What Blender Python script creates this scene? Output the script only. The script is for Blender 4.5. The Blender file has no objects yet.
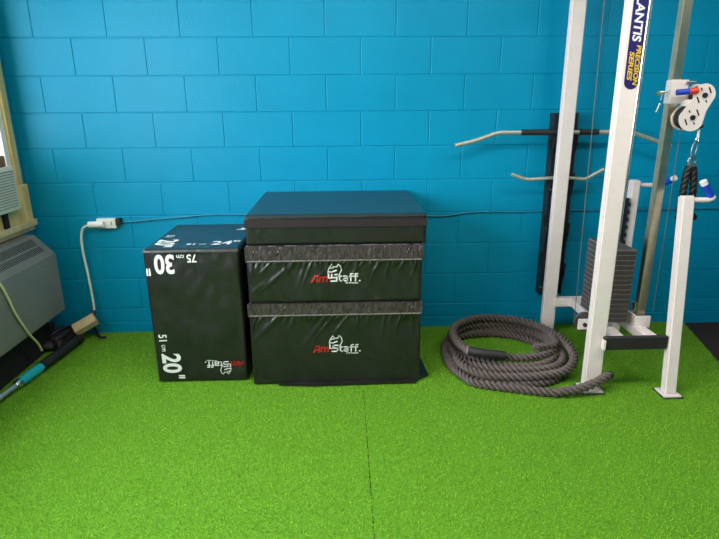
import bpy, bmesh, math, random
from math import sin, cos, pi, radians, sqrt, exp
from mathutils import Vector, Matrix, noise
random.seed(7)
S = bpy.context.scene
C = S.collection

# ------------------------------------------------------------------ camera
cam = bpy.data.cameras.new('camera'); cam_o = bpy.data.objects.new('camera', cam); C.objects.link(cam_o)
cam.sensor_fit = 'HORIZONTAL'; cam.sensor_width = 36.0; cam.lens = 36.0*540/719
cam.clip_start = 0.02
cam_o.matrix_world = Matrix(((0.99939, 0.015962, -0.031068, 1.70542),
                             (-0.034375, 0.291651, -0.955907, -3.32487),
                             (-0.006198, 0.956392, 0.292022, 1.41889),
                             (0, 0, 0, 1)))
S.camera = cam_o
# ------------------------------------------------------------------ world, lights, exposure
w = bpy.data.worlds.new('world'); S.world = w; w.use_nodes = True
bg = w.node_tree.nodes['Background']; bg.inputs[0].default_value = (0.86, 0.93, 1.0, 1); bg.inputs[1].default_value = 3.0
vs = S.view_settings
vs.view_transform = 'Standard'; vs.look = 'None'; vs.exposure = -0.05; vs.gamma = 1.0; vs.use_curve_mapping = False

def area(name, loc, rot, sx, sy, power, col):
    l = bpy.data.lights.new(name, 'AREA'); l.shape = 'RECTANGLE'; l.size = sx; l.size_y = sy; l.energy = power; l.color = col
    o = bpy.data.objects.new(name, l); C.objects.link(o); o.location = loc; o.rotation_euler = rot
    return o
# daylight arriving through the two windows of the left wall
area('window_daylight_far', (-0.42, -0.78, 1.62), (0, radians(-82), 0), 1.2, 1.2, 14, (0.84, 0.93, 1.0))
area('window_daylight_near', (-0.42, -2.68, 1.68), (0, radians(-74), 0), 1.4, 2.2, 160, (0.90, 0.95, 1.0))
# ceiling lamps behind and above the camera
area('ceiling_lamp_light', (1.7, -2.0, 2.66), (0, 0, 0), 1.2, 0.3, 26, (1.0, 0.95, 0.88))
area('ceiling_lamp_light', (3.5, -1.9, 2.66), (0, 0, 0), 1.2, 0.3, 25, (1.0, 0.93, 0.84))

# ------------------------------------------------------------------ materials
def mat(name, col, rough=0.6, metal=0.0, spec=0.5, var=0.0, vscale=20.0, bump=0.0, bscale=60.0, bdist=0.002, coat=0.0, detail=3.0, col2=None, stretch=None):
    m = bpy.data.materials.new(name); m.use_nodes = True
    nt = m.node_tree; b = nt.nodes['Principled BSDF']
    b.inputs['Base Color'].default_value = (*col, 1); b.inputs['Roughness'].default_value = rough
    b.inputs['Metallic'].default_value = metal; b.inputs['Specular IOR Level'].default_value = spec
    b.inputs['Coat Weight'].default_value = coat
    tc = nt.nodes.new('ShaderNodeTexCoord'); src = tc.outputs['Object']
    if stretch:
        mp = nt.nodes.new('ShaderNodeMapping'); mp.inputs['Scale'].default_value = stretch
        nt.links.new(src, mp.inputs[0]); src = mp.outputs[0]
    if var > 0 or col2:
        n = nt.nodes.new('ShaderNodeTexNoise'); n.inputs['Scale'].default_value = vscale; n.inputs['Detail'].default_value = detail
        r = nt.nodes.new('ShaderNodeValToRGB'); r.color_ramp.elements[0].position = 0.3; r.color_ramp.elements[1].position = 0.7
        c2 = col2 or tuple(min(1, c*(1+var)) for c in col); c1 = tuple(c*(1-var) for c in col) if not col2 else col
        r.color_ramp.elements[0].color = (*c1, 1); r.color_ramp.elements[1].color = (*c2, 1)
        nt.links.new(src, n.inputs['Vector']); nt.links.new(n.outputs['Fac'], r.inputs[0]); nt.links.new(r.outputs[0], b.inputs['Base Color'])
    if bump > 0:
        n2 = nt.nodes.new('ShaderNodeTexNoise'); n2.inputs['Scale'].default_value = bscale; n2.inputs['Detail'].default_value = detail
        bp = nt.nodes.new('ShaderNodeBump'); bp.inputs['Strength'].default_value = bump; bp.inputs['Distance'].default_value = bdist
        nt.links.new(src, n2.inputs['Vector']); nt.links.new(n2.outputs['Fac'], bp.inputs['Height']); nt.links.new(bp.outputs[0], b.inputs['Normal'])
    return m
M = {}
M['wall'] = mat('blue_block_paint', (0.000, 0.275, 0.475), 0.42, var=0.04, vscale=3, bump=0.35, bscale=45, bdist=0.003, spec=0.22)
M['wall_side'] = mat('blue_paint_side', (0.000, 0.29, 0.46), 0.5, var=0.04, vscale=3, bump=0.2)
M['white_wall'] = mat('warm_cream_paint', (0.74, 0.64, 0.46), 0.8, var=0.03, bump=0.1)
M['ceil'] = mat('ceiling_paint', (0.75, 0.74, 0.70), 0.9, var=0.02, bump=0.1)
M['rubber_floor'] = mat('rubber_floor', (0.030, 0.019, 0.020), 0.9, col2=(0.060, 0.040, 0.041), vscale=350, bump=0.3, bscale=300, spec=0.15)
M['backing'] = mat('turf_backing', (0.093, 0.27, 0.005), 0.95, var=0.3, vscale=260)
M['vinyl'] = mat('black_vinyl', (0.009, 0.008, 0.009), 0.38, var=0.25, vscale=6, bump=0.35, bscale=22, bdist=0.005, spec=0.8)
M['vinyl_top'] = mat('black_vinyl_smooth', (0.014, 0.020, 0.024), 0.30, var=0.1, vscale=4, bump=0.1, bscale=14, bdist=0.003, spec=0.8)
M['velcro'] = mat('grey_velcro', (0.050, 0.036, 0.040), 0.30, var=0.5, vscale=90, bump=1.0, bscale=95, bdist=0.007, stretch=(1, 1, 0.45), spec=0.7)
M['velcro_dark'] = mat('dark_brown_velcro', (0.016, 0.009, 0.011), 0.8, var=0.2, vscale=200, bump=0.4, bscale=300)
M['print_white'] = mat('white_print', (0.80, 0.80, 0.78), 0.5, var=0.05, vscale=60)
M['print_red'] = mat('red_print', (0.55, 0.015, 0.018), 0.5, var=0.1, vscale=60)
M['cream'] = mat('white_powder_coat', (0.86, 0.74, 0.715), 0.38, var=0.03, vscale=12, bump=0.04, bscale=200)
M['black_steel'] = mat('black_steel', (0.018, 0.018, 0.022), 0.45, var=0.2, vscale=30)
M['black_rubber'] = mat('black_rubber', (0.020, 0.016, 0.018), 0.6, var=0.2, vscale=60)
M['plate'] = mat('weight_plate_iron', (0.075, 0.062, 0.060), 0.5, var=0.2, vscale=40, bump=0.1, bscale=150)
M['plate_edge'] = mat('pale_plate_edge', (0.30, 0.27, 0.25), 0.5, var=0.2, vscale=60)
M['chrome'] = mat('chrome', (0.78, 0.68, 0.50), 0.30, metal=1.0, var=0.06, vscale=25)
M['steel'] = mat('polished_steel', (0.72, 0.72, 0.70), 0.25, metal=1.0, var=0.05)
M['nickel'] = mat('worn_nickel', (0.60, 0.58, 0.48), 0.36, metal=0.6, var=0.12, vscale=40)
M['blue_grip'] = mat('blue_grip', (0.008, 0.055, 0.50), 0.45, var=0.1)
M['red_cap'] = mat('red_cap', (0.62, 0.06, 0.02), 0.4, var=0.1)
M['rope'] = mat('battle_rope_fibre', (0.072, 0.054, 0.050), 0.7, col2=(0.170, 0.132, 0.120), vscale=160, bump=0.35, bscale=300, bdist=0.002)
M['tri_rope'] = mat('black_nylon_rope', (0.012, 0.012, 0.014), 0.5, var=0.3, vscale=120, bump=0.4, bscale=250)
M['navy'] = mat('navy_sticker', (0.022, 0.016, 0.13), 0.35, var=0.08)
M['yellow'] = mat('yellow_print', (0.85, 0.52, 0.03), 0.4, var=0.05)
M['wood'] = mat('pale_yellow_wood', (0.66, 0.44, 0.15), 0.55, col2=(0.80, 0.58, 0.27), vscale=14, stretch=(1, 1, 0.15), bump=0.1)
M['wood_sill'] = mat('worn_sill_wood', (0.62, 0.42, 0.17), 0.6, col2=(0.74, 0.58, 0.34), vscale=18, bump=0.2)
M['brown'] = mat('brown_baseboard', (0.10, 0.055, 0.03), 0.6, var=0.2, vscale=20)
M['heater'] = mat('grey_heater_enamel', (0.20, 0.19, 0.165), 0.42, var=0.05, vscale=6, bump=0.05)
M['dark'] = mat('recess_shade_black', (0.012, 0.011, 0.010), 0.9, var=0.1)  # near-black for painted recess shade, also on the air conditioner feet
M['ac'] = mat('aged_white_plastic', (0.74, 0.66, 0.52), 0.5, var=0.05, vscale=8)
M['foam'] = mat('brown_foam_strip', (0.22, 0.12, 0.06), 0.9, var=0.3, vscale=40)
M['cord'] = mat('ivory_cord', (0.82, 0.80, 0.68), 0.5, var=0.05)
M['cream_cord'] = mat('yellowed_cord', (0.72, 0.62, 0.34), 0.5, var=0.05)
M['white_plastic'] = mat('white_plastic', (0.85, 0.84, 0.80), 0.35, var=0.02)
M['blue_cable'] = mat('blue_painted_cable', (0.005, 0.22, 0.36), 0.5, var=0.05)
M['teal'] = mat('teal_collar', (0.02, 0.42, 0.50), 0.4, var=0.08)
M['silver'] = mat('silver_pole', (0.55, 0.60, 0.60), 0.35, metal=0.7, var=0.05)
M['card'] = mat('cream_cardboard', (0.72, 0.54, 0.30), 0.7, var=0.08, vscale=30)
M['cable'] = mat('steel_cable', (0.16, 0.17, 0.15), 0.5, metal=0.3, var=0.1)
M['lamp'] = mat('lamp_housing', (0.8, 0.8, 0.78), 0.5, var=0.02)

def glass_mat():
    m = bpy.data.materials.new('window_glass'); m.use_nodes = True; nt = m.node_tree; nt.nodes.clear()
    o = nt.nodes.new('ShaderNodeOutputMaterial'); mx = nt.nodes.new('ShaderNodeMixShader'); t = nt.nodes.new('ShaderNodeBsdfTransparent'); g = nt.nodes.new('ShaderNodeBsdfGlossy')
    g.inputs['Roughness'].default_value = 0.03; mx.inputs[0].default_value = 0.06
    nt.links.new(t.outputs[0], mx.inputs[1]); nt.links.new(g.outputs[0], mx.inputs[2]); nt.links.new(mx.outputs[0], o.inputs[0]); return m
M['glass'] = glass_mat()

def blade_mat():
    m = bpy.data.materials.new('grass_blade'); m.use_nodes = True; nt = m.node_tree; b = nt.nodes['Principled BSDF']
    g = nt.nodes.new('ShaderNodeNewGeometry'); r = nt.nodes.new('ShaderNodeValToRGB'); cr = r.color_ramp
    cr.elements[0].position = 0; cr.elements[0].color = (0.130, 0.345, 0.006, 1)
    cr.elements[1].position = 1; cr.elements[1].color = (0.31, 0.59, 0.022, 1)
    e = cr.elements.new(0.55); e.color = (0.205, 0.445, 0.010, 1)
    b.inputs['Roughness'].default_value = 0.5; b.inputs['Specular IOR Level'].default_value = 0.25
    va = nt.nodes.new('ShaderNodeVectorMath'); va.operation = 'ADD'; va.inputs[1].default_value = (0, 0, 1.1)
    vn = nt.nodes.new('ShaderNodeVectorMath'); vn.operation = 'NORMALIZE'
    nt.links.new(g.outputs['Normal'], va.inputs[0]); nt.links.new(va.outputs[0], vn.inputs[0]); nt.links.new(vn.outputs[0], b.inputs['Normal'])
    nt.links.new(g.outputs['Random Per Island'], r.inputs[0]); nt.links.new(r.outputs[0], b.inputs['Base Color']); return m
M['blade'] = blade_mat()

# ------------------------------------------------------------------ helpers
def obj(name, bm, m, parent=None, smooth=False, angle=40):
    me = bpy.data.meshes.new(name); bmesh.ops.recalc_face_normals(bm, faces=bm.faces[:]) if len(bm.faces) < 60000 else None
    bm.to_mesh(me); bm.free()
    for x in (m if isinstance(m, (list, tuple)) else [m]): me.materials.append(x)
    if smooth:
        me.polygons.foreach_set('use_smooth', [True]*len(me.polygons))
        try: me.set_sharp_from_angle(angle=radians(angle))
        except Exception: pass
    o = bpy.data.objects.new(name, me); C.objects.link(o)
    if parent: o.parent = parent; o.matrix_parent_inverse = Matrix.Identity(4)
    return o
def tag(o, label=None, cat=None, group=None, kind=None):
    if label: o['label'] = label
    if cat: o['category'] = cat
    if group: o['group'] = group
    if kind: o['kind'] = kind
    return o
class Frame:
    pass
def thing(name, label, cat, loc=(0, 0, 0), group=None):
    o = bpy.data.objects.new(name, None); C.objects.link(o); o.location = loc; o.empty_display_size = 0.05
    tag(o, label, cat, group); return o
def part(name, bm, m, t, smooth=False, angle=40):
    """mesh authored in world coordinates, parented to thing t (or to one of its parts)"""
    base = Vector((0, 0, 0)); q = t
    while q is not None: base += Vector(q.location); q = q.parent
    bmesh.ops.translate(bm, verts=bm.verts[:], vec=-base)
    return obj(name, bm, m, t, smooth, angle)
def B(): return bmesh.new()
def box(bm, x0, x1, y0, y1, z0, z1, bev=0.0, seg=2, mi=0, mtx=None):
    t = bmesh.new(); bmesh.ops.create_cube(t, size=1)
    for v in t.verts: v.co = Vector(((x0+x1)/2+v.co.x*(x1-x0), (y0+y1)/2+v.co.y*(y1-y0), (z0+z1)/2+v.co.z*(z1-z0)))
    if bev > 0: bmesh.ops.bevel(t, geom=t.edges[:], offset=bev, segments=seg, affect='EDGES', profile=0.7)
    merge(bm, t, mtx, mi); return bm
def merge(bm, t, mtx=None, mi=0):
    if mtx: bmesh.ops.transform(t, matrix=mtx, verts=t.verts[:])
    vm = {v: bm.verts.new(v.co) for v in t.verts}
    for f in t.faces:
        try: nf = bm.faces.new([vm[v] for v in f.verts]); nf.material_index = mi; nf.smooth = f.smooth
        except ValueError: pass
    t.free()
def frames(pts):
    T = []
    n = len(pts)
    for i in range(n): T.append((pts[min(i+1, n-1)]-pts[max(i-1, 0)]).normalized())
    u = T[0].cross(Vector((0, 0, 1)));
    if u.length < 1e-3: u = T[0].cross(Vector((1, 0, 0)))
    u.normalize(); out = []
    for t in T:
        u = (u - t*u.dot(t)).normalized(); out.append((t, u, t.cross(u)))
    return out
def tube(bm, pts, r, n=12, caps=True, radii=None, prof=None, twist=0.0, mi=0):
    pts = [Vector(p) for p in pts]; fr = frames(pts); rings = []; s = 0.0
    for i, p in enumerate(pts):
        if i: s += (p-pts[i-1]).length
        rr = radii[i] if radii else r; ring = []
        for k in range(n):
            a = 2*pi*k/n; q = rr*(prof(a) if prof else 1.0); a2 = a+twist*s
            ring.append(bm.verts.new(p+fr[i][1]*cos(a2)*q+fr[i][2]*sin(a2)*q))
        rings.append(ring)
    for i in range(len(rings)-1):
        for k in range(n):
            f = bm.faces.new((rings[i][k], rings[i][(k+1) % n], rings[i+1][(k+1) % n], rings[i+1][k])); f.material_index = mi
    if caps:
        for rg in (rings[0], rings[-1]):
            f = bm.faces.new(rg); f.material_index = mi
    return bm
def smooth_path(P, step=0.02, closed=False):
    P = [Vector(p) for p in P]; out = []
    for i in range(len(P)-1):
        p0 = P[i-1] if i else P[0]*2-P[1]; p1 = P[i]; p2 = P[i+1]; p3 = P[i+2] if i+2 < len(P) else P[-1]*2-P[-2]
        k = max(2, int((p2-p1).length/step))
        for j in range(k):
            t = j/k; out.append(0.5*((2*p1)+(p2-p0)*t+(2*p0-5*p1+4*p2-p3)*t*t+(3*p1-p0-3*p2+p3)*t**3))
    out.append(P[-1]); return out
def cyl(bm, a, b, r, n=20, mi=0, r2=None): return tube(bm, [a, b], r, n, radii=[r, r2 if r2 is not None else r], mi=mi)
def prism(bm, poly, f0, f1, mi=0):
    """poly 2D points; f0, f1 map a 2D point to 3D on the two faces"""
    a = [bm.verts.new(f0(p)) for p in poly]; b = [bm.verts.new(f1(p)) for p in poly]
    n = len(poly)
    for k in range(n): bm.faces.new((a[k], a[(k+1) % n], b[(k+1) % n], b[k])).material_index = mi
    for q in (a, b): bm.faces.new(q).material_index = mi
def text2d(s, height, x=0, y=0, align='LEFT', bold=0.0, shear=0.0, sx=1.0, ref='H'):
    """returns (verts, faces) of a flat text whose capital height is height"""
    cu = bpy.data.curves.new('t', 'FONT'); cu.body = s; cu.size = 1.0; cu.align_x = align; cu.offset = bold; cu.shear = shear; cu.resolution_u = 4; cu.space_character = 1.0
    o = bpy.data.objects.new('t', cu); C.objects.link(o); dg = bpy.context.evaluated_depsgraph_get(); dg.update()
    me = bpy.data.meshes.new_from_object(o.evaluated_get(dg)); k = height/0.70
    V = [(v.co.x*k*sx+x, v.co.y*k+y) for v in me.vertices]; F = [tuple(p.vertices) for p in me.polygons]
    bpy.data.objects.remove(o); bpy.data.curves.remove(cu); bpy.data.meshes.remove(me); return V, F
def ribbon2d(P, wd):
    V = []; F = []
    P = [Vector((p[0], p[1])) for p in P]
    for i, p in enumerate(P):
        t = (P[min(i+1, len(P)-1)]-P[max(i-1, 0)]).normalized(); nrm = Vector((-t.y, t.x))*wd/2
        V += [tuple(p+nrm), tuple(p-nrm)]
    for i in range(len(P)-1): F.append((2*i, 2*i+1, 2*i+3, 2*i+2))
    return V, F
def flat(bm, VF, fn, mi=0):
    """put 2D geometry on a surface; fn maps (u, v) to 3D"""
    V, F = VF; vs_ = [bm.verts.new(fn(u, v)) for u, v in V]
    for f in F:
        try: bm.faces.new([vs_[i] for i in f]).material_index = mi
        except ValueError: pass

# ------------------------------------------------------------------ the room
X0, X1, YB, ZC = -0.195, 6.2, -7.0, 2.75
BW, BH = 0.4064, 0.2032
ZL0 = 1.7876           # a course line of the block wall
bm = B(); rnd = random.Random(3)
box(bm, X0-0.2, X1+0.2, 0.0035, 0.2, -0.05, ZC+0.05)
def block(x0, x1, z0, z1):
    x0 = max(x0, X0); x1 = min(x1, X1)
    if x1-x0 < 0.02 or z1-z0 < 0.01: return
    g = 0.0020; e = 0.0032; d = rnd.uniform(-0.0006, 0.0006)
    def tz(x, z): return d + rnd.uniform(-0.0004, 0.0004)
    a = [bm.verts.new((x, 0.0035, z)) for x, z in ((x0+g, z0+g), (x1-g, z0+g), (x1-g, z1-g), (x0+g, z1-g))]
    m_ = [bm.verts.new((x, 0.0010+d, z)) for x, z in ((x0+g+.001, z0+g+.001), (x1-g-.001, z0+g+.001), (x1-g-.001, z1-g-.001), (x0+g+.001, z1-g-.001))]
    b = [bm.verts.new((x, tz(x, z), z)) for x, z in ((x0+g+e, z0+g+e), (x1-g-e, z0+g+e), (x1-g-e, z1-g-e), (x0+g+e, z1-g-e))]
    for k in range(4):
        bm.faces.new((a[k], a[(k+1) % 4], m_[(k+1) % 4], m_[k])); bm.faces.new((m_[k], m_[(k+1) % 4], b[(k+1) % 4], b[k]))
    bm.faces.new(b)
for c in range(-4, 11):
    zt = ZL0-(c-1)*BH; zb = zt-BH
    zt = min(zt, ZC); off = 0.0 if c % 2 == 0 else 0.5
    for k in range(-2, 17):
        x0 = (off+k)*BW
        if c == 9:
            block(x0, x0+BW, 0.072, zt)
        elif c == 10:
            if k == -2: block(X0, X1, -0.03, 0.072)
        else: block(x0, x0+BW, zb, zt)
tag(obj('wall_back', bm, M['wall']), kind='structure')
bm = B()
WIN = [(-1.40, -0.15, 0.80, 2.20), (-3.8, -1.5, 0.95, 2.40)]
ys = [0.0, -0.15, -1.40, -2.0, -5.0, YB]
XW = X0-0.22
box(bm, XW, X0, -0.15, 0.006, 0, ZC); box(bm, XW, X0, -1.5, -1.40, 0, ZC); box(bm, XW, X0, YB, -3.8, 0, ZC)
for (a, b_, z0, z1) in WIN:
    box(bm, XW, X0, a, b_, 0, z0); box(bm, XW, X0, a, b_, z1, ZC)
tag(obj('wall_left', bm, M['wall_side']), kind='structure')
bm = B(); box(bm, X1, X1+0.15, YB, 0.006, 0, ZC); tag(obj('wall_right', bm, M['wall_side']), kind='structure')
bm = B(); box(bm, XW, X1+0.15, YB-0.15, YB, 0, ZC); tag(obj('wall_front', bm, M['white_wall']), kind='structure')
bm = B(); box(bm, XW, X1+0.15, YB-0.15, 0.2, ZC, ZC+0.1); tag(obj('ceiling', bm, M['ceil']), kind='structure')
bm = B(); box(bm, XW, X1+0.15, YB-0.15, 0.2, -0.12, -0.012); tag(obj('floor', bm, M['rubber_floor']), kind='structure')
bm = B(); box(bm, X0, X0+0.018, -6.9, -0.002, -0.012, 0.085, 0.003); tag(obj('baseboard_left', bm, M['brown']), kind='structure')

# window 1: casing, sill, sash, pane
wn = bpy.data.objects.new('window_1', None); C.objects.link(wn); tag(wn, 'window with pale yellow wooden frame holding the air conditioner', 'window', kind='structure')
bm = B()
box(bm, X0-0.2, X0+0.030, -0.125, -0.072, 0.79, 2.30, 0.004); box(bm, X0-0.2, X0+0.030, -1.49, -1.40, 0.79, 2.30, 0.004)
box(bm, X0-0.2, X0+0.032, -1.49, -0.060, 2.20, 2.30, 0.004)
box(bm, X0-0.02, X0+0.046, -0.135, -0.058, 0.77, 0.985, 0.008)
obj('window_frame', bm, M['wood'], wn)
bm = B(); box(bm, X0-0.2, X0+0.012, -0.165, -0.123, 0.79, 2.22, 0.003); obj('reveal', bm, M['white_plastic'], wn)['label'] = 'white painted window reveal'
bm = B(); box(bm, X0-0.2, X0+0.062, -1.52, -0.052, 0.738, 0.775, 0.006); box(bm, X0, X0+0.04, -1.50, -0.05, 0.710, 0.738, 0.004); obj('window_sill', bm, M['wood_sill'], wn)
bm = B()
for (a, b_) in ((-0.176, -0.160), (-1.40, -1.365)): box(bm, X0-0.12, X0-0.08, a, b_, 0.80, 2.2, 0.003)
for (a, b_) in ((0.80, 0.84), (1.50, 1.54), (2.16, 2.20)): box(bm, X0-0.12, X0-0.08, -1.40, -0.15, a, b_, 0.003)
obj('sash', bm, M['wood'], wn)
bm = B(); box(bm, X0-0.19, X0+0.045, -1.40, -0.150, 0.775, 0.868, 0.004); obj('bottom_rail', bm, M['wood'], wn)
bm = B(); box(bm, X0-0.103, X0-0.099, -1.38, -0.17, 0.82, 2.18); obj('pane', bm, M['glass'], wn)
wn = bpy.data.objects.new('window_2', None); C.objects.link(wn); tag(wn, 'wide window along the left wall nearer the camera', 'window', kind='structure')
bm = B()
for (a, b_) in ((-3.8, -3.74), (-2.68, -2.62), (-1.56, -1.50)): box(bm, X0-0.14, X0-0.07, a, b_, 0.95, 2.45, 0.004)
for (a, b_) in ((0.95, 1.01), (2.34, 2.40)): box(bm, X0-0.14, X0-0.07, -3.8, -1.5, a, b_, 0.004)
obj('window_frame', bm, M['wood'], wn)
bm = B(); box(bm, X0-0.2, X0+0.06, -3.86, -1.53, 0.915, 0.952, 0.006); obj('window_sill', bm, M['wood_sill'], wn)
bm = B(); box(bm, X0-0.103, X0-0.099, -3.75, -1.55, 1.0, 2.35); obj('pane', bm, M['glass'], wn)

# ------------------------------------------------------------------ artificial turf
import numpy as np
SEAM = 1.807
def turf():
    r = np.random.default_rng(5)
    def pts(n, xa, xb, ya, yb): return np.stack([r.uniform(xa, xb, n), r.uniform(ya, yb, n)], 1)
    P = np.concatenate([pts(430000, X0+.02, 4.02, -2.1, -0.002), pts(60000, X0+.02, 3.9, -3.3, -2.1)])
    ok = (P[:, 0] < 4.005+0.27*P[:, 1]) & (np.abs(P[:, 0]-SEAM+0.004*P[:, 1]) > 0.0030)
    for (a, b_, c, d) in ((0.72, 1.19, -0.695, -0.10), (1.22, 2.09, -0.75, -0.01), (2.93, 3.02, -0.91, -0.83), (3.31, 3.39, -0.97, -0.89)):
        ok &= ~((P[:, 0] > a) & (P[:, 0] < b_) & (P[:, 1] > c) & (P[:, 1] < d))
    P = P[ok]; n = len(P)
    h = r.uniform(0.005, 0.010, n); th = r.uniform(0, 2*np.pi, n); wd = np.where(P[:, 1] > -2.1, 0.0015, 0.0030); lean = r.uniform(0.002, 0.009, n)
    ph = r.uniform(0, 2*np.pi, n)
    V = np.zeros((n, 3, 3)); cx, sx = np.cos(th)*wd, np.sin(th)*wd
    V[:, 0, 0] = P[:, 0]-cx; V[:, 0, 1] = P[:, 1]-sx; V[:, 1, 0] = P[:, 0]+cx; V[:, 1, 1] = P[:, 1]+sx
    V[:, 2, 0] = P[:, 0]+np.cos(ph)*lean; V[:, 2, 1] = P[:, 1]+np.sin(ph)*lean-0.002; V[:, 2, 2] = h
    V[:, :2, 2] = -0.001
    V[:, :, 1] = np.minimum(V[:, :, 1], -0.0005)
    V[:, :, 2] -= 0.003
    V = V.reshape(-1, 3)
    # backing sheets, one either side of the seam
    def sheet(xa0, xa1, xb0, xb1):
        z = (-0.0115, -0.002); o = []
        for zz in z: o += [(xa0, -6.9, zz), (xa1, -6.9, zz), (xb1, -0.001, zz), (xb0, -0.001, zz)]
        return o
    e0 = X0+0.019
    bk = sheet(e0, SEAM-0.004-0.0276, e0, SEAM-0.0020) + sheet(SEAM-0.0276, 4.005-0.27*6.9, SEAM+0.0015, 4.005)
    allv = np.concatenate([V, np.array(bk)]); nb = len(V)
    me = bpy.data.meshes.new('artificial_turf'); me.vertices.add(len(allv)); me.vertices.foreach_set('co', allv.ravel())
    q = [(3, 2, 1, 0), (4, 5, 6, 7), (0, 1, 5, 4), (1, 2, 6, 5), (2, 3, 7, 6), (3, 0, 4, 7)]
    li = list(range(nb)); 
    for s in range(2):
        for f in q: li += [nb+8*s+k for k in f]
    me.loops.add(len(li)); me.loops.foreach_set('vertex_index', li)
    npoly = n+12; me.polygons.add(npoly)
    me.polygons.foreach_set('loop_start', list(range(0, nb, 3))+[nb+4*k for k in range(12)])
    me.polygons.foreach_set('material_index', [1]*n+[0]*12)
    me.polygons.foreach_set('use_smooth', [False]*npoly)
    me.materials.append(M['backing']); me.materials.append(M['blade']); me.update(calc_edges=True); me.validate()
    o = bpy.data.objects.new('artificial_turf', me); C.objects.link(o)
    tag(o, 'bright green artificial turf laid over the floor with a thin seam down the middle', 'turf', kind='stuff')
turf()

# ------------------------------------------------------------------ ceiling lamps (above and behind the camera)
for k, (x, yl) in enumerate(((1.7, -2.0), (3.5, -1.9))):
    t = thing('ceiling_lamp', ['ceiling batten lamp nearer the window wall', 'ceiling batten lamp nearer the right wall'][k], 'lamp', (x, yl, 2.75))
    bm = B(); box(bm, x-0.65, x+0.65, yl-0.1, yl+0.1, 2.70, 2.749, 0.006); part('lamp_housing', bm, M['lamp'], t)

# ------------------------------------------------------------------ vinyl foam boxes
def face_grid(bm, fn, nu, nv, mi=0):
    V = [[bm.verts.new(fn(i/nu, j/nv)) for j in range(nv+1)] for i in range(nu+1)]
    for i in range(nu):
        for j in range(nv): bm.faces.new((V[i][j], V[i+1][j], V[i+1][j+1], V[i][j+1])).material_index = mi
    return V
def edge_round(a, r):      # a distance from the border -> how far the skin sits back
    if a >= r: return 0.0
    t = 1-a/r; return r*(1-sqrt(max(0, 1-t*t)))
FOLDS = {1: ((0.10, 0.05, -1.0, 0.16, 0.014, 0.004), (0.33, 0.09, -0.8, 0.07, 0.012, 0.003), (0.80, 0.26, 1.0, 0.05, 0.016, 0.0035), (0.62, 0.24, 0.9, 0.05, 0.014, 0.0022)),
         2: ((0.15, 0.08, -1.15, 0.07, 0.013, 0.007), (0.36, 0.08, -1.1, 0.05, 0.013, 0.004), (0.06, 0.13, -1.2, 0.04, 0.012, 0.004), (0.50, 0.05, 0.5, 0.05, 0.018, 0.002)),
         5: ((0.08, 0.06, -0.7, 0.04, 0.010, 0.004), (0.83, 0.07, -0.9, 0.04, 0.010, 0.005), (0.03, 0.04, 1.0, 0.03, 0.008, 0.005))}
_rg = random.Random(11)
GATHER = {k: [] for k in (1, 2)}
for k_ in (1, 2):
    x_ = 0.01
    while x_ < 0.87:
        GATHER[k_].append((x_, _rg.choice((0.035, 0.05, 0.07, 0.11, 0.16)), _rg.uniform(0.007, 0.013), _rg.uniform(0.005, 0.010), _rg.uniform(-0.9, 0.15)))
        x_ += _rg.uniform(0.018, 0.042)
def wrinkle(x, z, zt, seed, amp=1.0):
    d = zt-z; s = seed*7.3; u = x-1.225
    g = 0.0
    if seed in GATHER:
        for (gu, ln, wd_, am, sl) in GATHER[seed]:
            p = (u-gu-sl*d)/(wd_*(0.6+0.9*max(0, d)/ln))
            if abs(p) < 3: g -= am*exp(-p*p)*max(0, 1-max(0, d)/ln)
    g += 0.014*noise.noise(Vector((x*8-d*2.0, d*3.5, s)))*min(1, max(0, d)/0.05)
    g += 0.0040*noise.noise(Vector((x*24-d*9, d*12, s+4)))
    for (fu, fd, sl, ln, wd_, a) in FOLDS[seed]:       # soft creases: centre (fu, fd), slope, half length, width
        p = (u-fu)-sl*(d-fd); g -= a*exp(-(p/(wd_*1.4))**2)*exp(-((d-fd)/ln)**2)
    return g*amp
LOGO_H = 0.036
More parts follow.
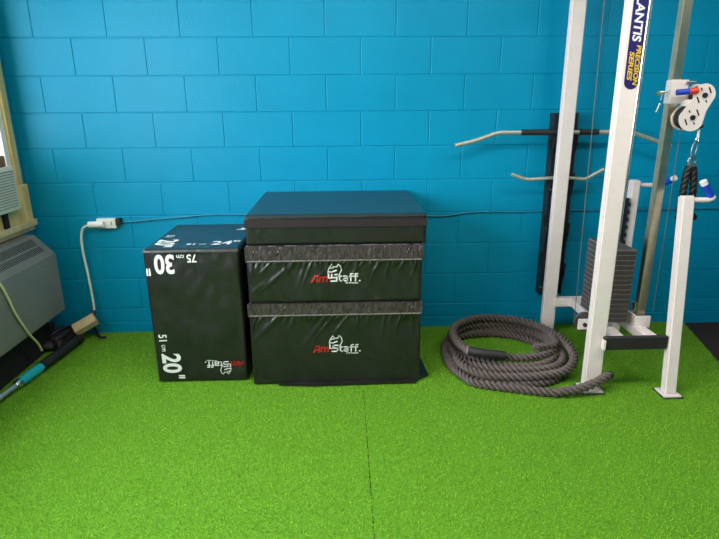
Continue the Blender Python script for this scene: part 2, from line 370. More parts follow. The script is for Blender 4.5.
def logo(put, scale=1.0):
    """word mark and dog head; put(which, VF) receives 2D geometry centred on the word"""
    k = scale
    def strokes(L, x0, y0, wd_, sh=0.0):
        V = []; F = []
        for (xa, ya), (xb, yb) in L:
            a_ = Vector((xa, ya)); b_ = Vector((xb, yb)); t_ = (b_-a_).normalized(); n_ = Vector((-t_.y, t_.x))*wd_/2; a_ -= t_*wd_/2; b_ += t_*wd_/2
            i = len(V)
            for q in (a_+n_, a_-n_, b_-n_, b_+n_): V.append(((x0+q.x+q.y*sh)*k, (y0+q.y)*k))
            F.append((i, i+1, i+2, i+3))
        return V, F
    def poly(*pp): return list(zip(pp[:-1], pp[1:]))
    S_ = poly((.024, .032), (0, .032), (0, .017), (.024, .017), (.024, 0), (-.002, 0))
    t_s = poly((.007, .034), (.007, 0), (.015, 0))+poly((.002, .023), (.016, .023))
    a_s = poly((.001, .023), (.020, .023), (.020, 0), (0, 0), (0, .012), (.020, .012))
    f_s = poly((.016, .034), (.006, .034), (.006, 0))+poly((.001, .022), (.015, .022))
    A_s = poly((0, 0), (.010, .029), (.024, .029), (.024, 0))+poly((.006, .012), (.024, .012))
    m_s = poly((0, 0), (0, .022), (.034, .022), (.034, 0))+poly((.017, .022), (.017, 0))
    y0 = -0.017
    put('red', strokes(A_s, -.114, y0, .0066, 0.15)); put('red', strokes(m_s, -.079, y0, .0066, 0.15))
    put('white', strokes(S_, -.022, y0, .0068, 0.05)); put('white', strokes(t_s, .009, y0, .0062)); put('white', strokes(a_s, .034, y0, .0062))
    put('white', strokes(f_s, .063, y0, .0062)); put('white', strokes(f_s, .085, y0, .0062)); put('white', strokes([((0, 0), (.002, 0))], .110, y0, .0062))
    put('white', text2d('FITNESS', 0.007*k, 0.044*k, -0.031*k, bold=0.02, sx=1.7))
    P = lambda L: [((a-365)/10.27*0.00487*k, (245-b)/10.27*0.00487*k) for a, b in L]
    put('white', ribbon2d(P([(283, 195), (290, 158), (306, 130), (322, 106), (338, 132), (372, 134), (388, 104), (410, 128), (419, 168), (404, 200)]), 0.0042*k))
    put('white', ribbon2d(P([(286, 182), (322, 186), (352, 174), (372, 168)]), 0.0060*k))
    put('white', ribbon2d(P([(300, 150), (322, 140), (342, 146)]), 0.0040*k))
    put('white', ribbon2d(P([(290, 200), (290, 246), (318, 248)]), 0.0075*k))
FX0, FX1, FY = 1.225, 2.105, -0.755
def foam_box(label, z0, z1, seed, flap, has_logo, fx0, fx1, fy, yb, amp=1.0):
    t = thing('foam_plyo_box', label, 'plyo box', ((fx0+fx1)/2, (fy+yb)/2, z0), 'stacked foam plyo boxes')
    bm = B(); R = 0.014
    box(bm, fx0, fx1, fy+0.011, yb, z0, z1, R, 3)
    def surf(x, z): return fy+wrinkle(x, z, flap[0] if flap else z1-0.02, seed, amp)
    nv = int((z1-z0)/0.006)
    def fn(a, b):
        x = fx0+0.0005+(fx1-fx0-0.001)*a; z = z0+0.002+(z1-z0-0.004)*b
        m_ = min(x-fx0, fx1-x, z-z0, z1-z)
        k = min(1, m_/0.02)
        return (x, fy+(surf(x, z)-fy)*k+edge_round(m_, R)*1.05, z)
    face_grid(bm, fn, 220, nv)
    part('body', bm, M['vinyl'], t, True, 60)
    if flap:
        za, zb = flap; bm = B(); sd = seed*3.1
        def ff(a, b):
            x = fx0-0.002+(fx1-fx0+0.004)*a; z = za+(zb-za)*b
            y = fy-0.0120-0.0022*noise.noise(Vector((x*60, z*14, sd)))-0.0030*noise.noise(Vector((x*22, z*10, sd)))
            return (x, y, z+0.002*noise.noise(Vector((x*6, 1, sd)))*(1-b))
        V = face_grid(bm, ff, 260, 8)
        # give the strip thickness: back face and rim
        border = [V[i][0] for i in range(261)]+[V[260][j] for j in range(1, 9)]+[V[i][8] for i in range(259, -1, -1)]+[V[0][j] for j in range(7, 0, -1)]
        bk = [bm.verts.new((v.co.x, fy+0.004, v.co.z)) for v in border]
        for i in range(len(border)): bm.faces.new((border[i], border[(i+1) % len(border)], bk[(i+1) % len(bk)], bk[i]))
        f = part('velcro_flap', bm, flap_m(flap), t, True, 50)
        bm = B(); n = 130      # row of stitches along the flap's lower edge
        for i in range(n):
            x = fx0+0.006+(fx1-fx0-0.012)*(i+0.5)/n
            box(bm, x-0.0024, x+0.0024, fy-0.0175, fy-0.006, za+0.006, za+0.0095)
        part('stitching', bm, M['plate_edge'], f)
    if has_logo:
        cx, cz = has_logo; bw = B(); br = B()
        def put(which, VF):
            flat(bw if which == 'white' else br, VF, lambda u, v: (cx+u, min(surf(cx+u, cz+v), fy+0.003)-0.0012, cz+v))
        logo(put, 1.06)
        lg = part('logo', bw, M['print_white'], t); lg['label'] = 'white dog head and word Staff'
        part('logo_red_letters', br, M['print_red'], lg)
    return t
def flap_m(f): return M['velcro']
foam_box('tallest foam plyo box with dog logo, bottom of the stack on the turf', 0.004, 0.462, 1, (0.392, 0.460), (1.670, 0.206), FX0, FX1, -0.752, -0.012)
foam_box('middle foam plyo box of the stack with dog logo and deep diagonal creases', 0.463, 0.764, 2, (0.680, 0.758), (1.672, 0.594), FX0+0.006, FX1-0.002, -0.757, -0.012)
t = foam_box('thin foam plyo box without a logo, topmost of the stack', 0.765, 0.912, 5, None, None, FX0+0.012, FX1+0.014, -0.757, -0.012, 0.35)
bm = B(); box(bm, FX0+0.010, FX1+0.014, -0.7640, -0.75, 0.853, 0.889, 0.002); part('velcro_flap', bm, M['velcro_dark'], t)['label'] = 'dark brown fastening strip'
bm = B()
face_grid(bm, lambda a, b: (FX0+0.013+(FX1-FX0)*a, -0.760+0.746*b, 0.9125+0.0025*noise.noise(Vector((a*9, b*2, 4)))*exp(-b*9)-edge_round(min(a, 1-a)*0.88, 0.012)-edge_round(min(b, 1-b)*0.74, 0.012)+0.002), 120, 60)
part('lid', bm, M['vinyl_top'], t, True, 60)
# loose flap of the bottom box lying on the turf
bm = B()
prism(bm, [(2.06, -0.30), (2.135, -0.36), (2.160, -0.70), (2.09, -0.74)], lambda p: (p[0], p[1], 0.006), lambda p: (p[0], p[1], 0.018))
prism(bm, [(1.36, -0.74), (1.36, -0.765), (1.55, -0.784), (1.72, -0.778), (2.085, -0.772), (2.085, -0.74)], lambda p: (p[0], p[1], 0.004), lambda p: (p[0], p[1], 0.016))
bot = [o for o in C.objects if o.name.startswith('foam_plyo_box')][0]
part('loose_bottom_flap', bm, M['vinyl'], bot)

# ------------------------------------------------------------------ left plyo box (20 x 24 x 30)
def left_box():
    x0, x1, yf, yb, z0, z1 = 0.710, 1.190, -0.700, -0.105, 0.004, 0.737
    t = thing('foam_plyo_box', 'upright black plyo box marked 30 and 20 inches, left of the stack', 'plyo box', ((x0+x1)/2, (yf+yb)/2, z0))
    bm = B(); R = 0.016; box(bm, x0, x1, yf+0.01, yb, z0, z1-0.008, R, 3)
    def sf(x, z):
        return yf+0.011*noise.noise(Vector((x*5.5, z*5, 2)))+0.0040*noise.noise(Vector((x*20, z*13, 9)))
    def fn(a, b):
        x = x0+(x1-x0)*a; z = z0+(z1-z0)*b; e = min(x-x0, x1-x, z-z0, z1-z)
        return (x, yf+(sf(x, z)-yf)*min(1, e/0.03)+edge_round(e, R), z)
    face_grid(bm, fn, 90, 130)
    def st(x, y): return z1+0.002*noise.noise(Vector((x*8, y*6, 5)))
    def fn2(a, b):
        x = x0+(x1-x0)*a; y = yf+(yb-yf)*b; e = min(x-x0, x1-x, y-yf, yb-y)
        return (x, y, st(x, y)*min(1, e/0.02)+z1*(1-min(1, e/0.02))-edge_round(e, R))
    part('body', bm, M['vinyl'], t, True, 60)
    bm = B(); face_grid(bm, fn2, 60, 70); part('top_cover', bm, M['vinyl_top'], t, True, 60)
    # markings on the front, each with its own turn
    def put(VF, cx, cz, ang, label):
        bm = B(); ca, sa = cos(ang), sin(ang)
        flat(bm, VF, lambda u, v: (cx+u*ca-v*sa, min(sf(cx+u*ca-v*sa, cz+u*sa+v*ca), yf+0.002)-0.0015, cz+u*sa+v*ca))
        part('size_marking', bm, M['print_white'], t)['label'] = label
    put(text2d('30', 0.094, 0, 0, bold=0.03, sx=0.76), 0.866, 0.706, pi, 'white number 30 upside down on the front')
    put(text2d('"', 0.094, 0, 0.0, bold=0.02, sx=0.55), 0.744, 0.700, pi, 'white inch mark after the 30')
    put(text2d('75', 0.040, 0, 0, bold=0.02, sx=0.9), 0.976, 0.708, pi, 'white number 75 upside down on the front')
    put(text2d('cm', 0.024, 0, 0, bold=0.01, sx=0.95), 0.915, 0.708, pi, 'white letters cm beside the 75')
    put(text2d('20', 0.092, 0, 0, bold=0.03, sx=0.86), 0.748, 0.170, -pi/2, 'white number 20 turned sideways on the front')
    put(text2d('"', 0.080, 0, 0.018, bold=0.02, sx=0.6), 0.752, 0.046, -pi/2, 'white inch mark after the 20')
    put(text2d('51', 0.040, 0, 0, bold=0.02, sx=0.85), 0.742, 0.282, -pi/2, 'white number 51 turned sideways on the front')
    put(text2d('cm', 0.026, 0, 0, bold=0.01, sx=0.9), 0.750, 0.222, -pi/2, 'white letters cm beside the 51')
    def put2(VF, cx, cy, ang, label):
        bm = B(); ca, sa = cos(ang), sin(ang)
        flat(bm, VF, lambda u, v: (cx+u*ca-v*sa, cy+u*sa+v*ca, st(cx+u*ca-v*sa, cy+u*sa+v*ca)+0.0025))
        part('size_marking', bm, M['print_white'], t)['label'] = label
    put2(text2d('24"', 0.075, 0, 0, bold=0.024, sx=1.0), 1.030, -0.625, 0, 'white 24 inch number on the top')
    put2(text2d('61', 0.036, 0, 0, bold=0.02, sx=1.0), 0.905, -0.620, 0, 'white number 61 on the top')
    put2(text2d('cm', 0.022, 0, 0, bold=0.01, sx=1.0), 0.968, -0.615, 0, 'white letters cm on the top')
    put2(text2d('20"', 0.095, 0, 0, bold=0.03, sx=0.9), 0.745, -0.500, -pi/2, 'white 20 inch number on the top')
    put2(text2d('51', 0.040, 0, 0, bold=0.02, sx=1.0), 0.750, -0.400, -pi/2, 'white number 51 on the top')
    put2(text2d('4', 0.070, 0, 0, bold=0.03, sx=1.1), 1.105, -0.240, -pi/2, 'white number at the rear corner of the top')
    bw = B(); br = B(); cx, cz = 1.068, 0.102
    logo(lambda wh, VF: flat(bw if wh == 'white' else br, VF, lambda u, v: (cx-u, min(sf(cx-u, cz-v), yf+0.001)-0.0015, cz-v)), 0.88)
    lg = part('logo', bw, M['print_white'], t); part('logo_red_letters', br, M['print_red'], lg)
left_box()

# ------------------------------------------------------------------ battle rope
def make_rope():
    t = thing('battle_rope', 'thick grey-brown twisted battle rope coiled on the turf by the wall', 'rope', (2.6, -0.5, 0))
    L = [(2.285, 2.985, -0.895, -0.115, 0.020, 0.020),
         (2.330, 2.930, -0.843, -0.165, 0.020, 0.020),
         (2.295, 2.900, -0.790, -0.215, 0.024, 0.022),
         (2.325, 2.975, -0.765, -0.135, 0.060, 0.060),
         (2.360, 2.915, -0.712, -0.190, 0.055, 0.064),
         (2.345, 2.945, -0.665, -0.155, 0.088, 0.098)]
    pts = [(3.052, -0.895, 0.090), (3.015, -0.918, 0.086), (2.965, -0.938, 0.074), (2.88, -0.945, 0.046), (2.79, -0.940, 0.030), (2.72, -0.925, 0.021)]
    def lp(a, b, f): return a+(b-a)*f
    N = 20
    for i in range(len(L)):
        A = L[i]; Q = L[min(i+1, len(L)-1)]
        for k in range(N):
            if i == 0 and k < 2: continue
            if i == len(L)-1: break
            f = k/N; th = -pi/2-2*pi*f; P = [lp(a, b, f) for a, b in zip(A, Q)]
            cx, rx, cy, ry = (P[0]+P[1])/2, (P[1]-P[0])/2, (P[2]+P[3])/2, (P[3]-P[2])/2
            s_, c_ = sin(th), cos(th)
            pts.append((cx+rx*math.copysign(abs(c_)**0.86, c_), cy+ry*math.copysign(abs(s_)**0.86, s_), lp(P[4], P[5], (s_+1)/2)+0.003*sin(4*th+i)))
    # last turn: front, right, back, then the upper left bend into the sheathed end
    A = L[-1]; cx, rx, cy, ry = (A[0]+A[1])/2, (A[1]-A[0])/2, (A[2]+A[3])/2, (A[3]-A[2])/2
    pts += [(2.62, -0.680, 0.094), (2.46, -0.640, 0.096), (2.37, -0.53, 0.100), (2.345, -0.40, 0.104), (2.40, -0.27, 0.108), (2.53, -0.18, 0.108), (2.72, -0.155, 0.108), (2.87, -0.24, 0.106),
            (2.935, -0.40, 0.104), (2.90, -0.56, 0.112), (2.76, -0.63, 0.126)]
    pts2 = [(2.385, -0.69, 0.140), (2.365, -0.62, 0.138), (2.345, -0.53, 0.134), (2.345, -0.42, 0.130), (2.385, -0.31, 0.126), (2.47, -0.225, 0.124), (2.58, -0.185, 0.128), (2.74, -0.20, 0.124), (2.87, -0.29, 0.122), (2.945, -0.42, 0.118), (2.975, -0.56, 0.108), (2.955, -0.70, 0.090), (2.88, -0.785, 0.070), (2.76, -0.825, 0.062), (2.60, -0.835, 0.060), (2.45, -0.80, 0.058), (2.36, -0.71, 0.058), (2.325, -0.60, 0.068)]
    def prof(a):
        th = (a+pi/3) % (2*pi/3)-pi/3; return 0.54*cos(th)+sqrt(max(0.0, 0.2500-0.2916*sin(th)**2))
    R = 0.0240
    tw = 2*pi/0.090
    bm = B(); p1 = smooth_path(pts, 0.006); p2 = smooth_path(pts2, 0.006)
    for P in (p1, p2):
        tube(bm, P, R, 36, prof=prof, twist=tw)
    part('rope_body', bm, M['rope'], t, True, 60)
    bm = B(); d = [Vector((2.376, -0.675, 0.140)), Vector((2.455, -0.705, 0.137)), Vector((2.57, -0.715, 0.126))]
    s = smooth_path(d, 0.01); tube(bm, s, 0.0225, 20, radii=[0.0238 if i < len(s)-1 else 0.021 for i in range(len(s))])
    sh = part('end_sleeve', bm, M['black_rubber'], t, True, 50); sh['label'] = 'black heat-shrink sleeve on the rope end'
    bm = B(); cyl(bm, d[0]-Vector((0.004, -0.0015, 0)), d[0]+Vector((0.002, -0.0008, 0)), 0.0246); part('sleeve_edge', bm, M['plate_edge'], sh, True)
    bm = B(); e = Vector(pts[0]); u = (Vector(pts[0])-Vector(pts[1])).normalized()
    cyl(bm, e-u*0.004, e+u*0.018, 0.0235, 20, r2=0.019); part('end_cap', bm, M['black_rubber'], t, True, 40)
make_rope()

# ------------------------------------------------------------------ cable machine
mc = thing('cable_machine', 'white steel cable weight machine with navy sticker standing on the turf', 'gym machine', (3.15, -0.55, 0))
def tubebox(name, a, b, wx, wy, m=None, parent=None, bev=0.006):
    """square section post from a to b (centres)"""
    a = Vector(a); b = Vector(b); d = (b-a); L = d.length; bm = B()
    t_ = bmesh.new(); bmesh.ops.create_cube(t_, size=1)
    for v in t_.verts: v.co = Vector((v.co.x*wx, v.co.y*wy, (v.co.z+0.5)*L))
    bmesh.ops.bevel(t_, geom=t_.edges[:], offset=bev, segments=2, affect='EDGES')
    z = d.normalized(); x = Vector((1, 0, 0)); 
    if abs(z.x) > 0.9: x = Vector((0, 1, 0))
    y = z.cross(x).normalized(); x = y.cross(z)
    mt = Matrix((( x.x, y.x, z.x, a.x), (x.y, y.y, z.y, a.y), (x.z, y.z, z.z, a.z), (0, 0, 0, 1)))
    merge(bm, t_, mt)
    return part(name, bm, m or M['cream'], parent or mc, True, 30)
# front post with foot plate and sticker
pa = tubebox('front_post', (2.978, -0.865, 0.008), (2.952, -0.870, 2.16), 0.086, 0.045)
bm = B(); box(bm, 2.922, 3.024, -0.918, -0.82, -0.002, 0.012, 0.002); part('foot_plate', bm, M['cream'], mc)
bm = B(); box(bm, 2.916, 3.030, -0.925, -0.815, -0.006, 0.004, 0.001); part('foot_pad', bm, M['black_rubber'], mc)
def on_post(u, v, lift):      # u across the post, v = height
    f = (v-0.008)/2.152; return (2.978-0.026*f+u, -0.865-0.005*f-0.0228-lift, v)
bm = B()
zb, zt, hw = 1.475, 2.10, 0.0315
poly = [(hw*cos(a), zb+hw+hw*sin(a)) for a in [pi+pi*k/12 for k in range(13)]]+[(hw, zt), (-hw, zt)]
prism(bm, poly, lambda p: on_post(p[0]+0.008, p[1], 0.0), lambda p: on_post(p[0]+0.008, p[1], 0.0015))
st = part('brand_sticker', bm, M['navy'], pa); st['label'] = 'navy brand sticker on the front post'
def vtext(s, h, u, ztop, m, name, bold=0.02, sx=1.0, shear=0.0):
    bm = B(); flat(bm, text2d(s, h, 0, 0, bold=bold, sx=sx, shear=shear), lambda a, b: on_post(u+b, ztop-a, 0.0026)); return part(name, bm, m, st)
def fit(txt, h, L): return L/max(v[0] for v in text2d(txt, h, bold=0.03)[0])
vtext('ATLANTIS', 0.036, -0.010, 1.915, M['print_white'], 'brand_lettering', 0.03, fit('ATLANTIS', 0.036, 0.245), 0.15)
vtext('PRECISION', 0.020, 0.013, 1.655, M['yellow'], 'series_lettering', 0.03, fit('PRECISION', 0.020, 0.160), 0.2)
vtext('SERIES', 0.020, -0.014, 1.630, M['yellow'], 'series_lettering', 0.03, fit('SERIES', 0.020, 0.115), 0.2)
# rear post, cross beam, side beams
tubebox('rear_post', (2.998, -0.185, 0.0), (2.988, -0.185, 2.16), 0.080, 0.040)
tubebox('cross_beam', (3.02, -0.195, 0.232), (3.41, -0.195, 0.232), 0.050, 0.055)
tubebox('side_beam', (3.160, -0.18, 0.232), (3.082, -0.885, 0.272), 0.075, 0.050)
tubebox('side_beam', (3.260, -0.16, 0.262), (3.258, -0.885, 0.272), 0.060, 0.055)
# front right post with its angled top and foot
pc = tubebox('handle_post', (3.350, -0.935, 0.008), (3.360, -0.800, 0.992), 0.060, 0.045)
bm = B(); box(bm, 3.308, 3.396, -0.975, -0.885, -0.002, 0.010, 0.002); part('foot_plate', bm, M['cream'], mc)
bm = B(); box(bm, 3.301, 3.403, -0.983, -0.880, -0.006, 0.003, 0.001); part('foot_pad', bm, M['black_rubber'], mc)
# rear handle post
pd = tubebox('handle_post', (3.433, -0.19, 0.0), (3.433, -0.19, 0.985), 0.050, 0.055)
bm = B(); box(bm, 3.318, 3.392, -0.235, -0.215, 0.30, 0.885, 0.003); [box(bm, 3.390, 3.404, -0.234, -0.216, 0.33+k*0.046, 0.352+k*0.046) for k in range(12)]
part('perforated_strip', bm, M['black_steel'], mc)
def handle(x, y, z, dx, gv, post):
    bm = B(); e = Vector((x+dx, y, z)); g = Vector(gv)
    P = smooth_path([(x, y, z), (x+dx*0.8, y, z), (x+dx, y, z+0.012), tuple(e+g*0.25)], 0.01)
    tube(bm, P, 0.013, 14); h = part('handle_arm', bm, M['cream'], post, True)
    return e, g
e, g = handle(3.385, -0.81, 0.972, 0.100, (-0.062, 0.0, 0.085), pc)
def grip(e, g, post):
    bm = B(); cyl(bm, e+g*0.22, e+g*0.86, 0.0175, 18); part('grip', bm, M['blue_grip'], post, True, 40)
    bm = B(); cyl(bm, e+g*0.86, e+g*1.05, 0.0165, 18); part('grip_cap', bm, M['white_plastic'], post, True, 40)
grip(e, g, pc)
e, g = handle(3.455, -0.19, 0.955, 0.140, (0.020, -0.085, 0.050), pd); grip(e, g, pd)
# black foot bar between the two front posts
bm = B(); box(bm, 2.996, 3.318, -0.915, -0.890, 0.240, 0.310, 0.010, 3); part('foot_bar', bm, M['black_rubber'], mc, True, 40)
bm = B(); box(bm, 2.99, 3.002, -0.922, -0.895, 0.245, 0.295, 0.002); part('foot_bar_bracket', bm, M['cream'], mc)
# chrome rail and base bracket
tubebox('chrome_rail', (3.278, -0.700, 0.330), (3.268, -0.700, 2.16), 0.044, 0.040, M['chrome'], bev=0.003)
bm = B(); box(bm, 3.238, 3.312, -0.752, -0.742, 0.288, 0.352, 0.002); box(bm, 3.232, 3.242, -0.75, -0.60, 0.288, 0.352, 0.002)
box(bm, 3.235, 3.275, -0.765, -0.735, 0.20, 0.30, 0.003)
part('rail_bracket', bm, M['cream'], mc, True, 30)
bm = B(); box(bm, 3.246, 3.254, -0.70, -0.67, 0.352, 0.410, 0.003); part('rail_stop', bm, M['steel'], mc)
bm = B(); tube(bm, [(3.343, -0.71, 0.36), (3.318, -0.735, 1.353)], 0.0018, 8); part('steel_cable', bm, M['cable'], mc, True)
# weight stack: fifteen plates, guide rods
wx0, wx1, wy0, wy1 = 3.058, 3.190, -0.745, -0.480
ph = 0.0262
proto = None
for k in range(15):
    z = 0.318+k*ph
    if proto is None:
        bm = B(); box(bm, wx0, wx1, wy0, wy1, z, z+ph-0.0035, 0.0028, 2)
        box(bm, wx0+0.006, wx1-0.006, wy0+0.006, wy1-0.006, z+ph-0.004, z+ph, 0)
        proto = part('weight_plate', bm, [M['plate']], mc, True, 30)
        bm = B(); box(bm, wx0+0.0015, wx1-0.0015, wy0+0.0015, wy1-0.0015, z+ph-0.0042, z+ph-0.0018)
        pe = part('pale_plate_edge', bm, M['plate_edge'], proto)  # paler line along the upper edge of each plate
    else:
        c = proto.copy(); C.objects.link(c); c.parent = mc; c.location = (0, 0, k*ph)
        e_ = pe.copy(); C.objects.link(e_); e_.parent = c
for x in (3.118,):
    for y in (-0.60, -0.68):
        bm = B(); cyl(bm, (x, y, 0.30), (x, y, 2.12), 0.009, 14); part('guide_rod', bm, M['steel'], mc, True)
# low pulley with cream bracket left of the front post, and its cable
def wheel(cx, cy, cz, R, wd, name='pulley_wheel', parent=None, m=None):
    bm = B(); prof = [(-wd/2, R*0.98), (-wd/2, R), (-wd*0.30, R), (0, R*0.90), (wd*0.30, R), (wd/2, R), (wd/2, R*0.98)]
    n = 40; rings = []
    for dy, r in [(-wd/2, 0.0001)]+prof+[(wd/2, 0.0001)]:
        rings.append([bm.verts.new((cx+r*cos(2*pi*k/n), cy+dy, cz+r*sin(2*pi*k/n))) for k in range(n)])
    for i in range(len(rings)-1):
        for k in range(n): bm.faces.new((rings[i][k], rings[i][(k+1) % n], rings[i+1][(k+1) % n], rings[i+1][k]))
    return part(name, bm, m or M['black_rubber'], parent or mc, True, 30)
pw = wheel(3.030, -0.60, 0.266, 0.054, 0.018, m=M['plate'])
bm = B(); box(bm, 2.990, 3.075, -0.626, -0.617, 0.228, 0.290, 0.004); part('pulley_bracket', bm, M['cream'], pw)
bm = B(); cyl(bm, (3.026, -0.637, 0.258), (3.026, -0.620, 0.258), 0.011); part('axle_bolt', bm, M['black_steel'], pw, True)
bm = B(); tube(bm, [(2.978, -0.60, 0.262), (2.974, -0.60, 0.40), (2.935, -0.60, 2.13)], 0.0020, 8); part('steel_cable', bm, M['cable'], mc, True)
# top frame, above the picture
tubebox('top_beam', (2.965, -0.93, 2.19), (3.005, -0.14, 2.19), 0.07, 0.06)
tubebox('top_beam', (2.94, -0.70, 2.19), (3.29, -0.70, 2.19), 0.06, 0.06)
# sliding trolley on the chrome rail
bm = B(); box(bm, 3.240, 3.318, -0.742, -0.690, 1.414, 1.520, 0.004); tr = part('trolley_sleeve', bm, M['cream'], mc, True, 30)
bm = B(); cyl(bm, (3.178, -0.735, 1.463), (3.226, -0.735, 1.469), 0.006); cyl(bm, (3.176, -0.735, 1.468), (3.188, -0.738, 1.455), 0.009)
part('lock_pin', bm, M['steel'], tr, True)
bm = B(); tube(bm, [(3.205, -0.735, 1.462), (3.198, -0.738, 1.43)], 0.003, 8); cyl(bm, (3.197, -0.738, 1.415), (3.183, -0.742, 1.375), 0.0055)
part('hanging_pin', bm, M['steel'], tr, True)
for z in (1.508, 1.425):
    bm = B(); cyl(bm, (3.300, -0.748, z), (3.345, -0.748, z+0.001), 0.006); part('bolt', bm, M['steel'], tr, True)
bm = B(); cyl(bm, (3.246, -0.775, 1.463), (3.312, -0.787, 1.468), 0.0135, 20); kn = part('adjusting_knob', bm, M['blue_grip'], tr, True); kn['label'] = 'blue adjusting knob with red end'
bm = B(); cyl(bm, (3.298, -0.785, 1.467), (3.334, -0.791, 1.471), 0.0155, 20, r2=0.0145); part('red_cap', bm, M['red_cap'], kn, True)
# peanut shaped pulley housing: two cream plates with two wheels between
P1, P2 = Vector((3.372, 1.450)), Vector((3.332, 1.352))
def peanut(R1, R2, neck):
    ax = (P2-P1).normalized(); nx = Vector((-ax.y, ax.x)); L = (P2-P1).length; pts = []
    a0 = math.atan2(nx.y, nx.x)
    for k in range(19):                       # around P1, away from P2
        a = a0+radians(12)+(-pi-radians(24))*k/18*-1
        pts.append(P1+Vector((cos(a), sin(a)))*R1)
    mid = (P1+P2)/2
    seq = [pts[-1]]
    q1 = mid-nx*neck; q2 = mid+nx*neck
    out = pts[:]; out.append(q1)
    for k in range(19):
        a = a0+pi+radians(12)+(pi-radians(24))*k/18
        out.append(P2+Vector((cos(a), sin(a)))*R2)
    out.append(q2); return out
pn = peanut(0.051, 0.061, 0.045)
hs = None
for y0 in (-0.786, -0.726):
    bm = B(); prism(bm, [tuple(p) for p in pn], lambda p: (p[0], y0, p[1]), lambda p: (p[0], y0+0.005, p[1]))
    o = part('pulley_housing', bm, M['cream'], tr if hs is None else hs); hs = hs or o
bm = B()
ax = (P2-P1).normalized(); nx = Vector((-ax.y, ax.x))
def slot(c, ang, l, wdt):
    m_ = Matrix.Translation((c.x, -0.7868, c.y)) @ Matrix.Rotation(ang, 4, 'Y'); box(bm, -wdt/2, wdt/2, -0.0006, 0.0006, -l/2, l/2, 0, mtx=m_)
base = radians(-28)
for Pc in (P1, P2):
    for dx, dz, l, wdt in ((-0.027, -0.020, 0.030, 0.006), (0.022, 0.022, 0.030, 0.006), (-0.018, 0.027, 0.013, 0.005), (0.012, -0.026, 0.013, 0.005)):
        slot(Vector((Pc.x+dx, Pc.y+dz)), base, l, wdt)
part('slot_shade_bars', bm, M['dark'], hs)  # dark bars on the uncut plate stand in for shade inside the slots
for Pc, R in ((P1, 0.042), (P2, 0.052)):
    wheel(Pc.x-(0.006 if R > 0.05 else 0), -0.754, Pc.y, R, 0.040, 'pulley_wheel', hs)
    bm = B(); cyl(bm, (Pc.x, -0.793, Pc.y), (Pc.x, -0.786, Pc.y), 0.0115, 16); part('axle_bolt', bm, M['black_steel'], hs, True)
bm = B(); box(bm, 3.300, 3.352, -0.775, -0.735, 1.402, 1.432, 0.003); part('housing_neck', bm, M['cream'], hs, True)
bm = B(); bmesh.ops.create_uvsphere(bm, u_segments=20, v_segments=12, radius=0.017, matrix=Matrix.Translation((3.392, -0.755, 1.312)) @ Matrix.Diagonal((1.15, 1, 0.7, 1)))
part('rubber_stop_ball', bm, M['black_rubber'], hs, True)
bm = B(); cyl(bm, (3.393, -0.755, 1.304), (3.395, -0.755, 1.255), 0.0062); part('cable_end', bm, M['white_plastic'], hs, True)

# ------------------------------------------------------------------ triceps rope hanging from a snap hook
tr2 = thing('triceps_rope', 'black braided triceps rope hanging from a steel snap hook on the pulley', 'rope', (3.39, -0.755, 1.26))
def ring(bm, c, rx, rz, r, ang=0.0, n=28, a0=0, a1=2*pi, tilt=0.0):
    P = []
    for k in range(n+1):
        a = a0+(a1-a0)*k/n; x, z = rx*cos(a), rz*sin(a); x, z = x*cos(ang)-z*sin(ang), x*sin(ang)+z*cos(ang)
        P.append((c[0]+x, c[1]+x*tilt, c[2]+z))
    tube(bm, P, r, 8)
bm = B(); ring(bm, (3.394, -0.755, 1.250), 0.009, 0.014, 0.0028, tilt=0.4); ring(bm, (3.388, -0.755, 1.205), 0.012, 0.038, 0.0034, -0.10); part('snap_hook', bm, M['steel'], tr2, True)
bm = B(); ring(bm, (3.386, -0.755, 1.148), 0.017, 0.022, 0.0055); box(bm, 3.366, 3.407, -0.765, -0.745, 1.118, 1.142, 0.004); cyl(bm, (3.386, -0.762, 1.165), (3.386, -0.748, 1.165), 0.014, 16); part('steel_ferrule', bm, M['steel'], tr2, True)
sp = lambda a: 0.80+0.24*abs(cos(1.5*a))
for s in (-1, 1):
    bm = B(); P = smooth_path([(3.386+s*0.006, -0.755, 1.128), (3.389+s*0.017, -0.752, 1.09), (3.398+s*0.024, -0.745, 1.01), (3.412+s*0.026, -0.727, 0.90), (3.432+s*0.034, -0.712, 0.872)], 0.004)
    tube(bm, P, 0.0175, 18, prof=sp, twist=2*pi/0.085); rp = part('rope_strand', bm, M['tri_rope'], tr2, True, 60)
    bm = B(); q = P[-1]; bmesh.ops.create_uvsphere(bm, u_segments=16, v_segments=10, radius=0.016, matrix=Matrix.Translation((q.x+s*0.006, q.y, q.z-0.004))); part('rope_end_ball', bm, M['black_rubber'], rp, True)

# ------------------------------------------------------------------ wall rack with two hanging bars
rk = thing('bar_rack', 'black toothed wall rack holding two curved bars behind the rear white post', 'rack', (3.03, -0.02, 0.2))
def side_profile():
    # (distance from wall, height) outline with three hook teeth
    out = [(0.0, 0.235), (0.075, 0.235)]
    for z in (0.42, 0.68, 0.985, 1.235):
        out += [(0.078, z-0.11), (0.104, z-0.035), (0.108, z+0.035), (0.096, z+0.035), (0.106, z-0.002), (0.082, z-0.012), (0.078, z+0.05)]
    out += [(0.075, 1.365), (0.0, 1.365)]
    return out
for x0 in (2.962, 3.096):
    bm = B(); prism(bm, side_profile(), lambda p: (x0+0.012*(1-p[1]/1.3), -p[0]-0.004, p[1]), lambda p: (x0+0.012*(1-p[1]/1.3)+0.007, -p[0]-0.004, p[1])); part('hook_plate', bm, M['black_steel'], rk)
bm = B(); box(bm, 2.970, 3.100, -0.014, -0.003, 0.235, 1.365, 0.003); part('back_plate', bm, M['black_steel'], rk)
fl = [(0.026, 0.235), (0.026, 1.365), (0.0, 1.365)]
